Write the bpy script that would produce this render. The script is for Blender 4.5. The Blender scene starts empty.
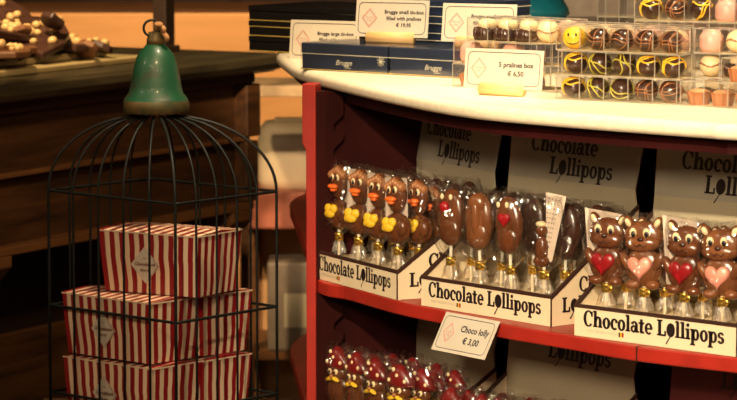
import bpy, bmesh, math, random
from mathutils import Vector, Matrix, Euler
random.seed(7)
C = bpy.context.scene.collection
SC = bpy.context.scene
PI = math.pi

# ------------------------------------------------------------------ camera
F = 3400.0            # focal length in px for a 737 px wide frame
EYE = 1.35
PITCH = math.atan(370 / F)
cd = bpy.data.cameras.new('camera'); cam = bpy.data.objects.new('camera', cd); C.objects.link(cam)
cam.location = (0, 0, EYE); cam.rotation_euler = (PI/2 - PITCH, 0, 0)
cd.sensor_width = 36; cd.lens = 36 * F / 737; cd.clip_start = .05; cd.clip_end = 60
cd.dof.use_dof = True; cd.dof.focus_distance = 4.32; cd.dof.aperture_fstop = 15
SC.camera = cam
# ------------------------------------------------------------------ world, lights, exposure
w = bpy.data.worlds.new('shop_air'); SC.world = w; w.use_nodes = True
w.node_tree.nodes['Background'].inputs[0].default_value = (1.0, .62, .33, 1)
w.node_tree.nodes['Background'].inputs[1].default_value = .09
SC.view_settings.view_transform = 'Standard'; SC.view_settings.look = 'None'
SC.view_settings.gamma = 1; SC.view_settings.exposure = 1.0; SC.view_settings.use_curve_mapping = False
SC.cycles.transparent_max_bounces = 40
SC.cycles.max_bounces = 8

def aim(o, tgt):
    o.rotation_euler = (Vector(tgt) - o.location).to_track_quat('-Z', 'Y').to_euler()
def spot(name, loc, tgt, e, col, size, blend=.5, rad=.04):
    l = bpy.data.lights.new(name, 'SPOT'); l.energy = e; l.color = col; l.spot_size = math.radians(size)
    l.spot_blend = blend; l.shadow_soft_size = rad
    o = bpy.data.objects.new(name, l); C.objects.link(o); o.location = loc; aim(o, tgt); return o
def area(name, loc, tgt, e, col, sx, sy):
    l = bpy.data.lights.new(name, 'AREA'); l.shape = 'RECTANGLE'; l.size = sx; l.size_y = sy; l.energy = e; l.color = col
    o = bpy.data.objects.new(name, l); C.objects.link(o); o.location = loc; aim(o, tgt); return o
WARM = (1, .70, .38)
spot('front_spotlight', (-.45, 1.75, 2.10), (.26, 4.25, .76), 200, (1, .79, .52), 25, .75, .03)
spot('front_fill', (-.3, .6, 1.85), (.33, 4.3, .82), 150, (1, .78, .52), 19, .9, .22)
spot('oak_fill', (-.02, 3.0, 2.3), (-.45, 5.75, .74), 62, (1, .68, .36), 25, .95, .1)  # unseen spot added to lift the oak front
spot('cage_spotlight', (-1.0, 2.2, 2.3), (-.30, 4.8, .72), 16, (1, .68, .38), 16, .9, .08)
spot('counter_spotlight', (.05, 4.45, 2.45), (.05, 4.62, 1.0), 76, (1, .78, .48), 46, .8, .05)
spot('counter_spotlight', (.75, 4.05, 2.45), (.42, 4.20, 1.0), 78, (1, .78, .48), 42, .8, .05)
spot('sweets_spotlight', (-.9, 4.9, 2.4), (-.50, 5.95, .98), 150, (1, .70, .36), 34, .8, .05)
spot('back_lamp', (-.3, 6.9, 2.3), (-.45, 8.2, .62), 130, (1, .62, .28), 46, .6, .1)
spot('gap_fill', (-.12, 3.6, 2.0), (-.20, 7.0, .62), 170, (1, .70, .40), 9, .8, .05)  # added narrow beam, brightens the things between the counters
spot('wall_fill', (1.1, 7.0, 2.4), (1.0, 9.4, .9), 120, (1, .80, .58), 60, .8, .1)  # added light to brighten the right of the back wall
for q_ in ((-1.5, 2.6, 2.3), (-.9, 1.0, 2.6), (.5, 1.2, 2.5), (1.3, 2.3, 2.2), (-1.9, 4.0, 2.0)):  # added small lights that give the cellophane its glints
    l_ = bpy.data.lights.new('sparkle_light', 'POINT'); l_.energy = 9; l_.color = (1, .80, .55); l_.shadow_soft_size = .06
    o_ = bpy.data.objects.new('sparkle_light', l_); C.objects.link(o_); o_.location = q_

# ------------------------------------------------------------------ pixel of the photo -> point on a level plane
def PX(px, py, z):
    u = (px - 368.5) / F; v = (200 - py) / F
    d = Vector((u, math.cos(PITCH) + v * math.sin(PITCH), -math.sin(PITCH) + v * math.cos(PITCH)))
    t = (z - EYE) / d.z
    return Vector((d.x * t, d.y * t))

# ------------------------------------------------------------------ materials
MATS = {}
def mat(name, col, rough=.5, metal=0, var=.12, scale=40, bump=0, coat=0, spec=.5, col2=None, thr=None, emis=0):
    if name in MATS: return MATS[name]
    m = bpy.data.materials.new(name); m.use_nodes = True; nt = m.node_tree; n = nt.nodes; L = nt.links
    b = n['Principled BSDF']
    tc = n.new('ShaderNodeTexCoord'); nz = n.new('ShaderNodeTexNoise'); nz.inputs['Scale'].default_value = scale
    nz.inputs['Detail'].default_value = 5
    L.new(tc.outputs['Object'], nz.inputs['Vector'])
    r = n.new('ShaderNodeValToRGB'); L.new(nz.outputs['Fac'], r.inputs['Fac'])
    c2 = col2 if col2 else tuple(c * (1 - var * 2) for c in col)
    lo, hi = thr if thr else (.3, .7)
    r.color_ramp.elements[0].position = lo; r.color_ramp.elements[1].position = hi
    r.color_ramp.elements[0].color = (*c2, 1); r.color_ramp.elements[1].color = (*col, 1)
    L.new(r.outputs['Color'], b.inputs['Base Color'])
    b.inputs['Roughness'].default_value = rough; b.inputs['Metallic'].default_value = metal
    b.inputs['Coat Weight'].default_value = coat; b.inputs['Coat Roughness'].default_value = .08
    b.inputs['Specular IOR Level'].default_value = spec
    if bump:
        bp = n.new('ShaderNodeBump'); bp.inputs['Strength'].default_value = bump; bp.inputs['Distance'].default_value = .002
        L.new(nz.outputs['Fac'], bp.inputs['Height']); L.new(bp.outputs['Normal'], b.inputs['Normal'])
    if emis:
        b.inputs['Emission Color'].default_value = (*col, 1); b.inputs['Emission Strength'].default_value = emis
    MATS[name] = m; return m

def wood(name, c1, c2, rough=.5, stretch=(3, 60, 60)):
    if name in MATS: return MATS[name]
    m = bpy.data.materials.new(name); m.use_nodes = True; nt = m.node_tree; n = nt.nodes; L = nt.links
    b = n['Principled BSDF']; tc = n.new('ShaderNodeTexCoord'); mp = n.new('ShaderNodeMapping'); mp.inputs['Scale'].default_value = stretch
    nz = n.new('ShaderNodeTexNoise'); nz.inputs['Scale'].default_value = 1.2; nz.inputs['Detail'].default_value = 8; nz.inputs['Distortion'].default_value = 1.0
    L.new(tc.outputs['Object'], mp.inputs['Vector']); L.new(mp.outputs['Vector'], nz.inputs['Vector'])
    r = n.new('ShaderNodeValToRGB'); L.new(nz.outputs['Fac'], r.inputs['Fac'])
    r.color_ramp.elements[0].position = .3; r.color_ramp.elements[1].position = .7
    r.color_ramp.elements[0].color = (*c1, 1); r.color_ramp.elements[1].color = (*c2, 1)
    L.new(r.outputs['Color'], b.inputs['Base Color']); b.inputs['Roughness'].default_value = rough
    bp = n.new('ShaderNodeBump'); bp.inputs['Strength'].default_value = .2; bp.inputs['Distance'].default_value = .002
    L.new(nz.outputs['Fac'], bp.inputs['Height']); L.new(bp.outputs['Normal'], b.inputs['Normal'])
    MATS[name] = m; return m

def clear(name, lo, hi, rough, bump, scale, tint=(1, 1, 1), haze=0):
    if name in MATS: return MATS[name]
    m = bpy.data.materials.new(name); m.use_nodes = True; nt = m.node_tree; n = nt.nodes; L = nt.links
    n.remove(n['Principled BSDF']); out = n['Material Output']
    tr = n.new('ShaderNodeBsdfTransparent'); tr.inputs[0].default_value = (*tint, 1)
    gl = n.new('ShaderNodeBsdfGlossy'); gl.inputs['Roughness'].default_value = rough
    mx = n.new('ShaderNodeMixShader'); lw = n.new('ShaderNodeLayerWeight'); lw.inputs['Blend'].default_value = .25
    mr = n.new('ShaderNodeMapRange'); mr.inputs['To Min'].default_value = lo; mr.inputs['To Max'].default_value = hi
    L.new(lw.outputs['Facing'], mr.inputs['Value']); L.new(mr.outputs['Result'], mx.inputs['Fac'])
    
    if haze:
        df = n.new('ShaderNodeBsdfDiffuse'); df.inputs[0].default_value = (.95, .92, .86, 1); m2 = n.new('ShaderNodeMixShader'); m2.inputs[0].default_value = haze
        L.new(tr.outputs[0], m2.inputs[1]); L.new(df.outputs[0], m2.inputs[2]); L.new(m2.outputs[0], mx.inputs[1])
    else: L.new(tr.outputs[0], mx.inputs[1])
    L.new(gl.outputs[0], mx.inputs[2]); L.new(mx.outputs[0], out.inputs['Surface'])
    if bump:
        tc = n.new('ShaderNodeTexCoord'); nz = n.new('ShaderNodeTexNoise'); nz.inputs['Scale'].default_value = scale; nz.inputs['Detail'].default_value = 2
        nz.inputs['Distortion'].default_value = 1.5
        L.new(tc.outputs['Object'], nz.inputs['Vector'])
        bp = n.new('ShaderNodeBump'); bp.inputs['Strength'].default_value = bump; bp.inputs['Distance'].default_value = .004
        L.new(nz.outputs['Fac'], bp.inputs['Height']); L.new(bp.outputs['Normal'], gl.inputs['Normal']); L.new(bp.outputs['Normal'], lw.inputs['Normal'])
    MATS[name] = m; return m

def stripes(name, ca, cb, period, duty=.5):
    m = bpy.data.materials.new(name); m.use_nodes = True; nt = m.node_tree; n = nt.nodes; L = nt.links
    b = n['Principled BSDF']; uv = n.new('ShaderNodeUVMap'); sp = n.new('ShaderNodeSeparateXYZ'); L.new(uv.outputs[0], sp.inputs[0])
    d = n.new('ShaderNodeMath'); d.operation = 'DIVIDE'; d.inputs[1].default_value = period; L.new(sp.outputs['X'], d.inputs[0])
    fr = n.new('ShaderNodeMath'); fr.operation = 'FRACT'; L.new(d.outputs[0], fr.inputs[0])
    lt = n.new('ShaderNodeMath'); lt.operation = 'LESS_THAN'; lt.inputs[1].default_value = duty; L.new(fr.outputs[0], lt.inputs[0])
    mx = n.new('ShaderNodeMix'); mx.data_type = 'RGBA'; mx.inputs['A'].default_value = (*ca, 1); mx.inputs['B'].default_value = (*cb, 1)
    L.new(lt.outputs[0], mx.inputs['Factor']); L.new(mx.outputs['Result'], b.inputs['Base Color']); b.inputs['Roughness'].default_value = .45
    MATS[name] = m; return m

CREAM_TOP = wood('cream_painted_wood', (.80, .68, .50), (.92, .82, .62), .35, (6, 90, 90))
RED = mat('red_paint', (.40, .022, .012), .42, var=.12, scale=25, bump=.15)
SHADERED = mat('shaded_red_paint', (.034, .004, .0035), .6, var=.2, scale=20, spec=.12)  # counter red with the shelf interior's shade put into the colour
BLACK = mat('black_board', (.012, .010, .010), .6, scale=20)
TRAYCARD = mat('cream_tray_card', (.80, .66, .44), .5, var=.03, scale=30)
SHADECARD = mat('pale_grey_card', (.42, .38, .30), .5, var=.06, scale=14)  # header card darkened in colour for the shadow of the countertop
FOLDCARD = mat('beige_card', (.52, .45, .31), .5, var=.05, scale=14)
MAROONCARD = mat('maroon_card', (.12, .018, .022), .5, var=.1, scale=14)
BROWNEDGE = mat('brown_card_edge', (.045, .018, .012), .45)
INK = mat('black_brown_ink', (.012, .006, .005), .5)
CHOCINK = mat('chocolate_ink', (.05, .014, .008), .4)
PALEINK = mat('pale_grey_ink', (.52, .44, .32), .6)
STICK = mat('white_paper_stick', (.85, .78, .62), .5, var=.05)
GOLD = mat('gold_tie', (.90, .55, .10), .25, .9, var=.15, scale=200)
MILK = mat('milk_chocolate', (.135, .042, .015), .22, var=.12, scale=60, bump=.1, coat=.3)
LMILK = mat('light_milk_chocolate', (.40, .16, .055), .35, var=.12, scale=60, bump=.1, coat=.2)
MILK2 = mat('mid_milk_chocolate', (.19, .066, .023), .24, var=.12, scale=60, bump=.1, coat=.3)
DARK = mat('dark_chocolate', (.045, .014, .007), .28, var=.15, scale=60, bump=.1, coat=.4)
WHITEC = mat('white_chocolate', (.85, .66, .38), .4, var=.06)
HATRED = mat('shaded_red_sugar', (.17, .008, .008), .28, coat=.5, var=.1)  # hat red darkened in colour for the shade under the upper shelf
REDC = mat('red_sugar', (.33, .008, .012), .3, coat=.4, var=.08)
PINKC = mat('pink_sugar', (.85, .33, .24), .35, coat=.3, var=.05)
YEL = mat('yellow_sugar', (.95, .58, .03), .4, var=.15, scale=200)
ORA = mat('orange_sugar', (.90, .16, .02), .35, var=.05)
BLK = mat('black_sugar', (.01, .008, .008), .3)
CARD = mat('white_backing_card', (.72, .58, .46), .5, var=.03)
CELLO = clear('cellophane', .10, .60, .07, .25, 60)
FROST = clear('gathered_cellophane', .10, .60, .2, 1.0, 90, (1, .93, .80), haze=.10)
PLASTIC = clear('clear_plastic', .07, .55, .08, .1, 20)
PEDGE = clear('plastic_edge', .30, .75, .3, 0, 1, (1, .95, .85), haze=.35)  # milky mix stands in for light caught along the box edges
SIGN = mat('cream_sign_card', (.64, .57, .46), .5, var=.02)
PINKINK = mat('pink_ink', (.75, .22, .18), .5)
GREYINK = mat('dark_grey_ink', (.04, .04, .05), .5)
NAVY = mat('navy_tin', (.018, .035, .085), .3, .2, coat=.4)
BTIN = mat('black_tin', (.006, .006, .007), .3, .2, coat=.4)
GOLDLINE = mat('gold_line', (.85, .62, .16), .35, .3)
PALELINE = mat('pale_line', (.75, .72, .58), .4)
LWOOD = wood('light_beech_wood', (.72, .42, .16), (.85, .56, .25), .5)
WIRE = mat('black_green_wire', (.006, .008, .007), .5, 0, spec=.3)
GREEN = mat('worn_green_enamel', (.008, .070, .032), .45, var=.1, scale=30, col2=(.030, .045, .022), thr=(.32, .48), bump=.4, coat=.15)
RUST = mat('rusty_brass', (.16, .10, .035), .5, .4, col2=(.04, .06, .03), scale=30, bump=.4)
ROPE = mat('jute_twine', (.50, .25, .10), .8, bump=.5, scale=150)
OAK = wood('dark_oak_wood', (.035, .014, .005), (.12, .050, .016), .5, (4, 40, 40))
OAKT = wood('worn_dark_oak_edge', (.018, .016, .010), (.06, .045, .022), .3, (4, 40, 40))
OAKM = wood('mid_oak_wood', (.14, .055, .018), (.26, .11, .035), .5, (4, 40, 40))
NUT = mat('hazelnut', (.66, .42, .17), .45, var=.15, scale=80)
AMBER = wood('amber_wood', (.62, .34, .14), (.78, .44, .20), .6, (2, 20, 20))
BOARD = mat('glazed_tray', (.55, .42, .20), .25, var=.15, scale=10, coat=.3)
STRIPE = stripes('red_cream_stripes', (.82, .62, .42), (.28, .008, .012), .0168, .52)
TEAL = mat('teal_glaze', (.015, .36, .50), .3, coat=.5)

# ------------------------------------------------------------------ mesh builder
class MB:
    def __init__(s): s.v = []; s.f = []; s.m = []; s.uv = {}; s.M = Matrix.Identity(4); s.sm = []
    def add(s, vs, fs, mi=0, smooth=False, uvs=None):
        b = len(s.v); s.v += [tuple(s.M @ Vector(v)) for v in vs]
        for k, f in enumerate(fs):
            if uvs: s.uv[len(s.f)] = uvs[k]
            s.f.append(tuple(b + i for i in f)); s.m.append(mi); s.sm.append(smooth)
        return s
    def box(s, x0, y0, z0, x1, y1, z1, mi=0):
        return s.add([(x0,y0,z0),(x1,y0,z0),(x1,y1,z0),(x0,y1,z0),(x0,y0,z1),(x1,y0,z1),(x1,y1,z1),(x0,y1,z1)],
              [(0,3,2,1),(4,5,6,7),(0,1,5,4),(1,2,6,5),(2,3,7,6),(3,0,4,7)], mi)
    def prism(s, pts, z0, z1, mi=0, ax='z'):
        n = len(pts)
        def q(p, h): return (p[0], p[1], h) if ax == 'z' else ((p[0], h, p[1]) if ax == 'y' else (h, p[0], p[1]))
        vs = [q(p, z0) for p in pts] + [q(p, z1) for p in pts]
        fs = [tuple(reversed(range(n))), tuple(range(n, 2*n))] + [(i, (i+1) % n, n+(i+1) % n, n+i) for i in range(n)]
        return s.add(vs, fs, mi)
    def lathe(s, prof, n=24, mi=0, c=(0,0)):
        vs = []; fs = []
        for r, z in prof:
            for k in range(n): a = 2*PI*k/n; vs.append((c[0]+r*math.cos(a), c[1]+r*math.sin(a), z))
        for j in range(len(prof)-1):
            for k in range(n): fs.append((j*n+k, j*n+(k+1) % n, (j+1)*n+(k+1) % n, (j+1)*n+k))
        fs.append(tuple(reversed(range(n)))); fs.append(tuple(range((len(prof)-1)*n, len(prof)*n)))
        return s.add(vs, fs, mi, True)
    def ell(s, c, r, mi=0, nu=14, nv=9, rot=None):
        vs = [(0,0,-1)]; fs = []
        for j in range(1, nv):
            p = -PI/2 + PI*j/nv
            for k in range(nu): a = 2*PI*k/nu; vs.append((math.cos(p)*math.cos(a), math.cos(p)*math.sin(a), math.sin(p)))
        vs.append((0,0,1)); top = len(vs)-1
        R = Euler(rot).to_matrix() if rot else Matrix.Identity(3)
        vs = [tuple(R @ Vector((v[0]*r[0], v[1]*r[1], v[2]*r[2])) + Vector(c)) for v in vs]
        for k in range(nu):
            fs.append((0, 1+(k+1) % nu, 1+k)); fs.append((top, 1+(nv-2)*nu+k, 1+(nv-2)*nu+(k+1) % nu))
        for j in range(nv-2):
            for k in range(nu): fs.append((1+j*nu+k, 1+j*nu+(k+1) % nu, 1+(j+1)*nu+(k+1) % nu, 1+(j+1)*nu+k))
        return s.add(vs, fs, mi, True)
    def tube(s, pts, r, n=8, mi=0, closed=False):
        pts = [Vector(p) for p in pts]; N = len(pts); vs = []; fs = []; up = None
        for i, p in enumerate(pts):
            a = pts[i-1] if (i > 0 or closed) else p; b = pts[(i+1) % N] if (i < N-1 or closed) else p
            t = (b-a).normalized()
            if up is None: up = Vector((0,0,1)) if abs(t.z) < .9 else Vector((1,0,0))
            x = t.cross(up).normalized(); y = x.cross(t).normalized(); up = y
            rr = r[i] if isinstance(r, (list, tuple)) else r
            for k in range(n): q = 2*PI*k/n; vs.append(tuple(p + x*rr*math.cos(q) + y*rr*math.sin(q)))
        for i in range(N if closed else N-1):
            for k in range(n): j = (i+1) % N; fs.append((i*n+k, i*n+(k+1) % n, j*n+(k+1) % n, j*n+k))
        if not closed: fs.append(tuple(reversed(range(n)))); fs.append(tuple(range((N-1)*n, N*n)))
        return s.add(vs, fs, mi, True)
    def build(s, name, mats, parent=None, bevel=0, sub=0):
        me = bpy.data.meshes.new(name); me.from_pydata(s.v, [], s.f)
        for m in (mats if isinstance(mats, (list, tuple)) else [mats]): me.materials.append(m)
        me.polygons.foreach_set('material_index', s.m); me.polygons.foreach_set('use_smooth', s.sm)
        if s.uv:
            ul = me.uv_layers.new(name='UVMap')
            for fi, uvs in s.uv.items():
                for k, li in enumerate(me.polygons[fi].loop_indices): ul.data[li].uv = uvs[k]
        me.update()
        o = bpy.data.objects.new(name, me); C.objects.link(o)
        if parent: o.parent = parent
        if bevel:
            b = o.modifiers.new('bevel', 'BEVEL'); b.width = bevel; b.segments = 2; b.limit_method = 'ANGLE'; b.angle_limit = math.radians(40)
        if sub: o.modifiers.new('sub', 'SUBSURF').levels = sub; o.modifiers['sub'].render_levels = sub
        return o
def empty(name, loc, rz=0, label=None, cat=None, group=None):
    o = bpy.data.objects.new(name, None); C.objects.link(o); o.location = loc; o.rotation_euler = (0, 0, rz); o.empty_display_size = .02
    return tag(o, label, cat, group)
def tag(o, label=None, cat=None, group=None, kind=None):
    for k, v in (('label', label), ('category', cat), ('group', group), ('kind', kind)):
        if v: o[k] = v
    return o
def struct(o): o['kind'] = 'structure'; return o
KIDS = {}
def copy_tree(o, parent=None):
    c = o.copy(); C.objects.link(c); c.parent = parent
    for ch in list(o.children): copy_tree(ch, c)
    return c
def spline(P, n=8):
    out = []
    for i in range(len(P)-1):
        p0 = P[max(i-1, 0)]; p1 = P[i]; p2 = P[i+1]; p3 = P[min(i+2, len(P)-1)]
        for k in range(n):
            t = k/n
            out.append(tuple(.5*((2*p1[j]) + (-p0[j]+p2[j])*t + (2*p0[j]-5*p1[j]+4*p2[j]-p3[j])*t*t + (-p0[j]+3*p1[j]-3*p2[j]+p3[j])*t**3) for j in range(2)))
    out.append(tuple(P[-1])); return out

# ------------------------------------------------------------------ lettering
def gl_rect(x0,y0,x1,y1): return [[(x0,y0),(x1,y0),(x1,y1),(x0,y1)]]
def gl_ring(cx,cy,rx,ry,ix,iy,a0=0,a1=360,n=18):
    out = []
    for k in range(n):
        a = math.radians(a0+(a1-a0)*k/n); b = math.radians(a0+(a1-a0)*(k+1)/n)
        out.append([(cx+ix*math.cos(a),cy+iy*math.sin(a)),(cx+rx*math.cos(a),cy+ry*math.sin(a)),(cx+rx*math.cos(b),cy+ry*math.sin(b)),(cx+ix*math.cos(b),cy+iy*math.sin(b))])
    return out
def gl_disc(cx,cy,rx,ry,n=16): return [[(cx+rx*math.cos(2*PI*k/n), cy+ry*math.sin(2*PI*k/n)) for k in range(n)]]
GL = {
 'C': (1.22, gl_ring(.62,.74,.62,.79,.30,.64,42,318) + gl_rect(.93,.95,1.12,1.42)),
 'h': (1.12, gl_rect(.08,0,.40,1.55) + gl_rect(-.02,0,.50,.15) + gl_rect(-.04,1.38,.3,1.55) + gl_ring(.57,.6,.43,.46,.11,.26,0,180) + gl_rect(.68,0,1.0,.62) + gl_rect(.58,0,1.10,.15)),
 'o': (.98, gl_ring(.47,.5,.47,.56,.15,.38)),
 'c': (.86, gl_ring(.47,.5,.47,.56,.16,.38,48,312) + gl_disc(.72,.78,.15,.17)),
 'l': (.60, gl_rect(.12,0,.44,1.55) + gl_rect(0,0,.56,.15) + gl_rect(0,1.38,.3,1.55)),
 'i': (.60, gl_rect(.12,0,.44,1.0) + gl_rect(0,0,.56,.15) + gl_rect(0,.86,.3,1.0) + gl_disc(.28,1.32,.18,.17)),
 'a': (.98, gl_ring(.36,.31,.37,.36,.12,.17) + gl_ring(.44,.66,.42,.40,.11,.22,0,165) + gl_rect(.54,.05,.86,.68) + gl_rect(.6,0,1.0,.17)),
 't': (.72, gl_rect(.14,.1,.46,1.3) + gl_rect(-.02,.85,.66,1.02) + gl_rect(.2,-.02,.66,.18)),
 'e': (.94, gl_ring(.47,.5,.47,.56,.16,.38,0,315) + gl_rect(.25,.42,.9,.58)),
 'p': (1.08, gl_rect(.08,-.5,.40,1.02) + gl_rect(-.04,-.5,.54,-.36) + gl_rect(-.04,.88,.3,1.02) + gl_ring(.60,.5,.42,.55,.12,.36)),
 's': (.82, gl_ring(.38,.74,.36,.31,.10,.14,10,260) + gl_ring(.38,.29,.39,.33,.10,.15,-170,95)),
 'L': (1.10, gl_rect(.12,0,.46,1.5) + gl_rect(-.02,1.35,.62,1.5) + gl_rect(-.02,0,1.05,.16) + gl_rect(.86,0,1.05,.5)),
 '@': (1.04, gl_disc(.5,.64,.50,.66) + [[(.42,.05),(.55,.1),(.02,-.75),(-.1,-.68)]]),
}
def logo(mb, s, o, ex, ez, h, mi=0, tilt=0.0):
    """slab letters on a flat face: o start of baseline, ex reading direction, ez up, h x-height"""
    o = Vector(o); ex = Vector(ex); ez = Vector(ez); nrm = ex.cross(ez)
    x = 0
    for ch in s:
        if ch == ' ': x += .55; continue
        adv, polys = GL[ch]
        for p in polys:
            mb.add([tuple(o + ex*((x+q[0])*h) + ez*(q[1]*h + tilt*(x+q[0])*h)) for q in p], [tuple(range(len(p)))], mi)
        x += adv
    return x * h
TXT = {}
def text_mesh(mb, s, o, ex, ez, size, mi=0, align='CENTER', shear=0, bold=0.0):
    key = (s, align, shear, bold)
    if key not in TXT:
        cu = bpy.data.curves.new('t', 'FONT'); cu.body = s; cu.align_x = align; cu.shear = shear; cu.offset = bold; cu.resolution_u = 2
        ob = bpy.data.objects.new('t', cu); C.objects.link(ob)
        dg = bpy.context.evaluated_depsgraph_get(); me = ob.evaluated_get(dg).to_mesh()
        TXT[key] = ([tuple(v.co) for v in me.vertices], [tuple(p.vertices) for p in me.polygons])
        ob.evaluated_get(dg).to_mesh_clear(); bpy.data.objects.remove(ob); bpy.data.curves.remove(cu)
    vs, fs = TXT[key]; o = Vector(o); ex = Vector(ex); ez = Vector(ez)
    mb.add([tuple(o + ex*v[0]*size + ez*v[1]*size) for v in vs], fs, mi)

# ================================================================== room shell
def shell():
    fl = MB().box(-3, -1, -.05, 3, 9.5, 0).build('floor', mat('floor_tiles', (.05, .03, .02), .5)); struct(fl)
    ce = MB().box(-3, -1, 3, 3, 9.5, 3.05).build('ceiling', mat('ceiling_plaster', (.25, .17, .10), .8)); struct(ce)
    wm = mat('wall_plaster', (.50, .38, .26), .8)
    struct(MB().box(-3, 9.45, 0, 3, 9.5, 3).build('wall_back', wm)); struct(MB().box(-3.05, -1, 0, -3, 9.5, 3).build('wall_left', wm))
    struct(MB().box(3, -1, 0, 3.05, 9.5, 3).build('wall_right', wm)); struct(MB().box(-3, -1.05, 0, 3, -1, 3).build('wall_front', wm))
shell()

# ================================================================== red display counter
ZT, ZTB, ZS, ZL = 1.018, .999, .740, .500
TH = .018
top_front = [(-.02, 6.05), (-.095, 5.65), (-.13, 5.32)] + [tuple(PX(*p, ZTB)) for p in
   [(276.5,64),(284,73),(300,82),(350,95.5),(400,107),(450,116.5),(500,123),(600,131.5),(700,139),(737,141.5)]] + [(.62, 3.73), (.9, 3.60), (1.25, 3.52)]
TOPC = spline(top_front, 7)
sh_front = [(.02, 6.0), (-.08, 5.80), (-.127, 5.60), (-.118, 5.36)] + [tuple(PX(*p, ZS)) for p in
   [(304,243),(316,278),(350,287.5),(398,301),(446,311),(500,323.5),(560,333.5),(637,346.5),(737,358)]] + [(.62, 3.76), (.9, 3.63), (1.25, 3.55)]
SHC = spline(sh_front, 7)
def inward(curve, d):
    out = []
    for i, p in enumerate(curve):
        a = Vector(curve[max(i-2, 0)]); b = Vector(curve[min(i+2, len(curve)-1)]); t = (b-a).normalized()
        out.append((p[0] - t.y*d, p[1] + t.x*d))
    return out
counter = empty('display_counter', (0, 0, 0), 0, 'red painted curved display counter with cream top and open shelves', 'display counter')
def slab(curve, z0, z1, back, name, m, bevel=0, off=0):
    c = inward(curve, off) if off else list(curve)
    mb = MB().prism(c + back, z0, z1)
    return mb.build(name, m, counter, bevel)
BACK = [(1.3, 6.2)]
def rim_top():
    # bull-nosed edge swept round the curved front
    prof = [(0.012, ZTB), (.004, ZTB+.001), (.0, ZTB+.006), (.0, ZTB+.013), (.004, ZTB+.018), (.012, ZT)]
    mb = MB(); rings = [inward(TOPC, d) for d, z in prof]; n = len(TOPC)
    for (d, z), r in zip(prof, rings): pass
    vs = [(p[0], p[1], z) for (d, z), r in zip(prof, rings) for p in r]
    fs = [(j*n+i, j*n+i+1, (j+1)*n+i+1, (j+1)*n+i) for j in range(len(prof)-1) for i in range(n-1)]
    mb.add(vs, fs, 0, True)
    k = len(prof)-1
    mb.add([(p[0], p[1], ZT) for p in rings[k]] + [(1.3, 6.2, ZT)], [tuple(range(n+1))])
    mb.add([(p[0], p[1], ZTB) for p in rings[0]] + [(1.3, 6.2, ZTB)], [tuple(reversed(range(n+1)))])
    return mb.build('countertop', CREAM_TOP, counter)
rim_top()
def band(curve, off, th, z0, z1, name, m, i0=0, i1=None, par=counter):
    a = inward(curve, off)[i0:i1]; b = inward(curve, off+th)[i0:i1]
    return MB().prism(a + list(reversed(b)), z0, z1).build(name, m, par)
band(TOPC, .026, .02, ZTB-.018, ZTB, 'top_rail', SHADERED, 20)
o = slab(SHC, ZS-TH, ZS, BACK, 'shelf', RED, .002); o['label'] = 'upper red shelf board'
o = slab(SHC, ZL-TH, ZL, BACK, 'shelf', RED, .002); o['label'] = 'lower red shelf board'
band(SHC, .36, .02, .06, ZTB, 'back_panel', SHADERED)
band(SHC, .03, .02, .0, .09, 'plinth', SHADERED)
# dark seam where two shelf boards meet
sp_ = PX(637, 346.5, ZS); q = MB(); q.M = Matrix.Translation((sp_.x, sp_.y, ZS-TH/2)) @ Matrix.Rotation(math.radians(-47), 4, 'Z')
q.box(-.0008, -.0012, -TH/2-.0005, .0008, .06, TH/2+.0005).build('board_seam', BROWNEDGE, counter)
# post, radial divider panel and saw-tooth shelf rail
PD_ = 4.60
def zy(py, d=PD_): return EYE - (py + 170) * d / F
def xx(px, d=PD_): return (px - 368.5) * d / F
po = [(xx(301.5), zy(83)), (xx(301.5), zy(143)), (xx(305.5), zy(150)), (xx(305.5), .06), (xx(315.5), .06), (xx(315.5), zy(83))]
mb = MB(); cx = xx(310.5); mb.M = Matrix.Translation((cx, PD_, 0)) @ Matrix.Rotation(math.radians(-14), 4, 'Z')
mb.prism([(p[0]-cx, p[1]) for p in po], 0, .03, 0, 'y'); mb.build('post', RED, counter, .0012)
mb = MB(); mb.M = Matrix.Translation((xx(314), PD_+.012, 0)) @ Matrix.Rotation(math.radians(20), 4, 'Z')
mb.box(0, 0, .06, .34, .014, ZTB-.002).build('divider_panel', SHADERED, counter)
def saw(zs0, zs1):
    pts = [(0, zs0), (.040, zs0)]; z = zs0 + .03
    while z + .03 < zs1:
        pts += [(.040, z), (.026, z+.004), (.026, z+.012), (.040, z+.024)]; z += .034
    pts += [(.040, zs1), (0, zs1)]
    q = MB(); q.M = Matrix.Translation((xx(315.5), PD_+.001, 0)) @ Matrix.Rotation(math.radians(20), 4, 'Z')
    q.prism(pts, 0, .012, 0, 'y'); return q
saw(ZS, ZTB-.002).build('shelf_rail', SHADERED, counter); saw(ZL, ZS-TH).build('shelf_rail', SHADERED, counter)

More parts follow.
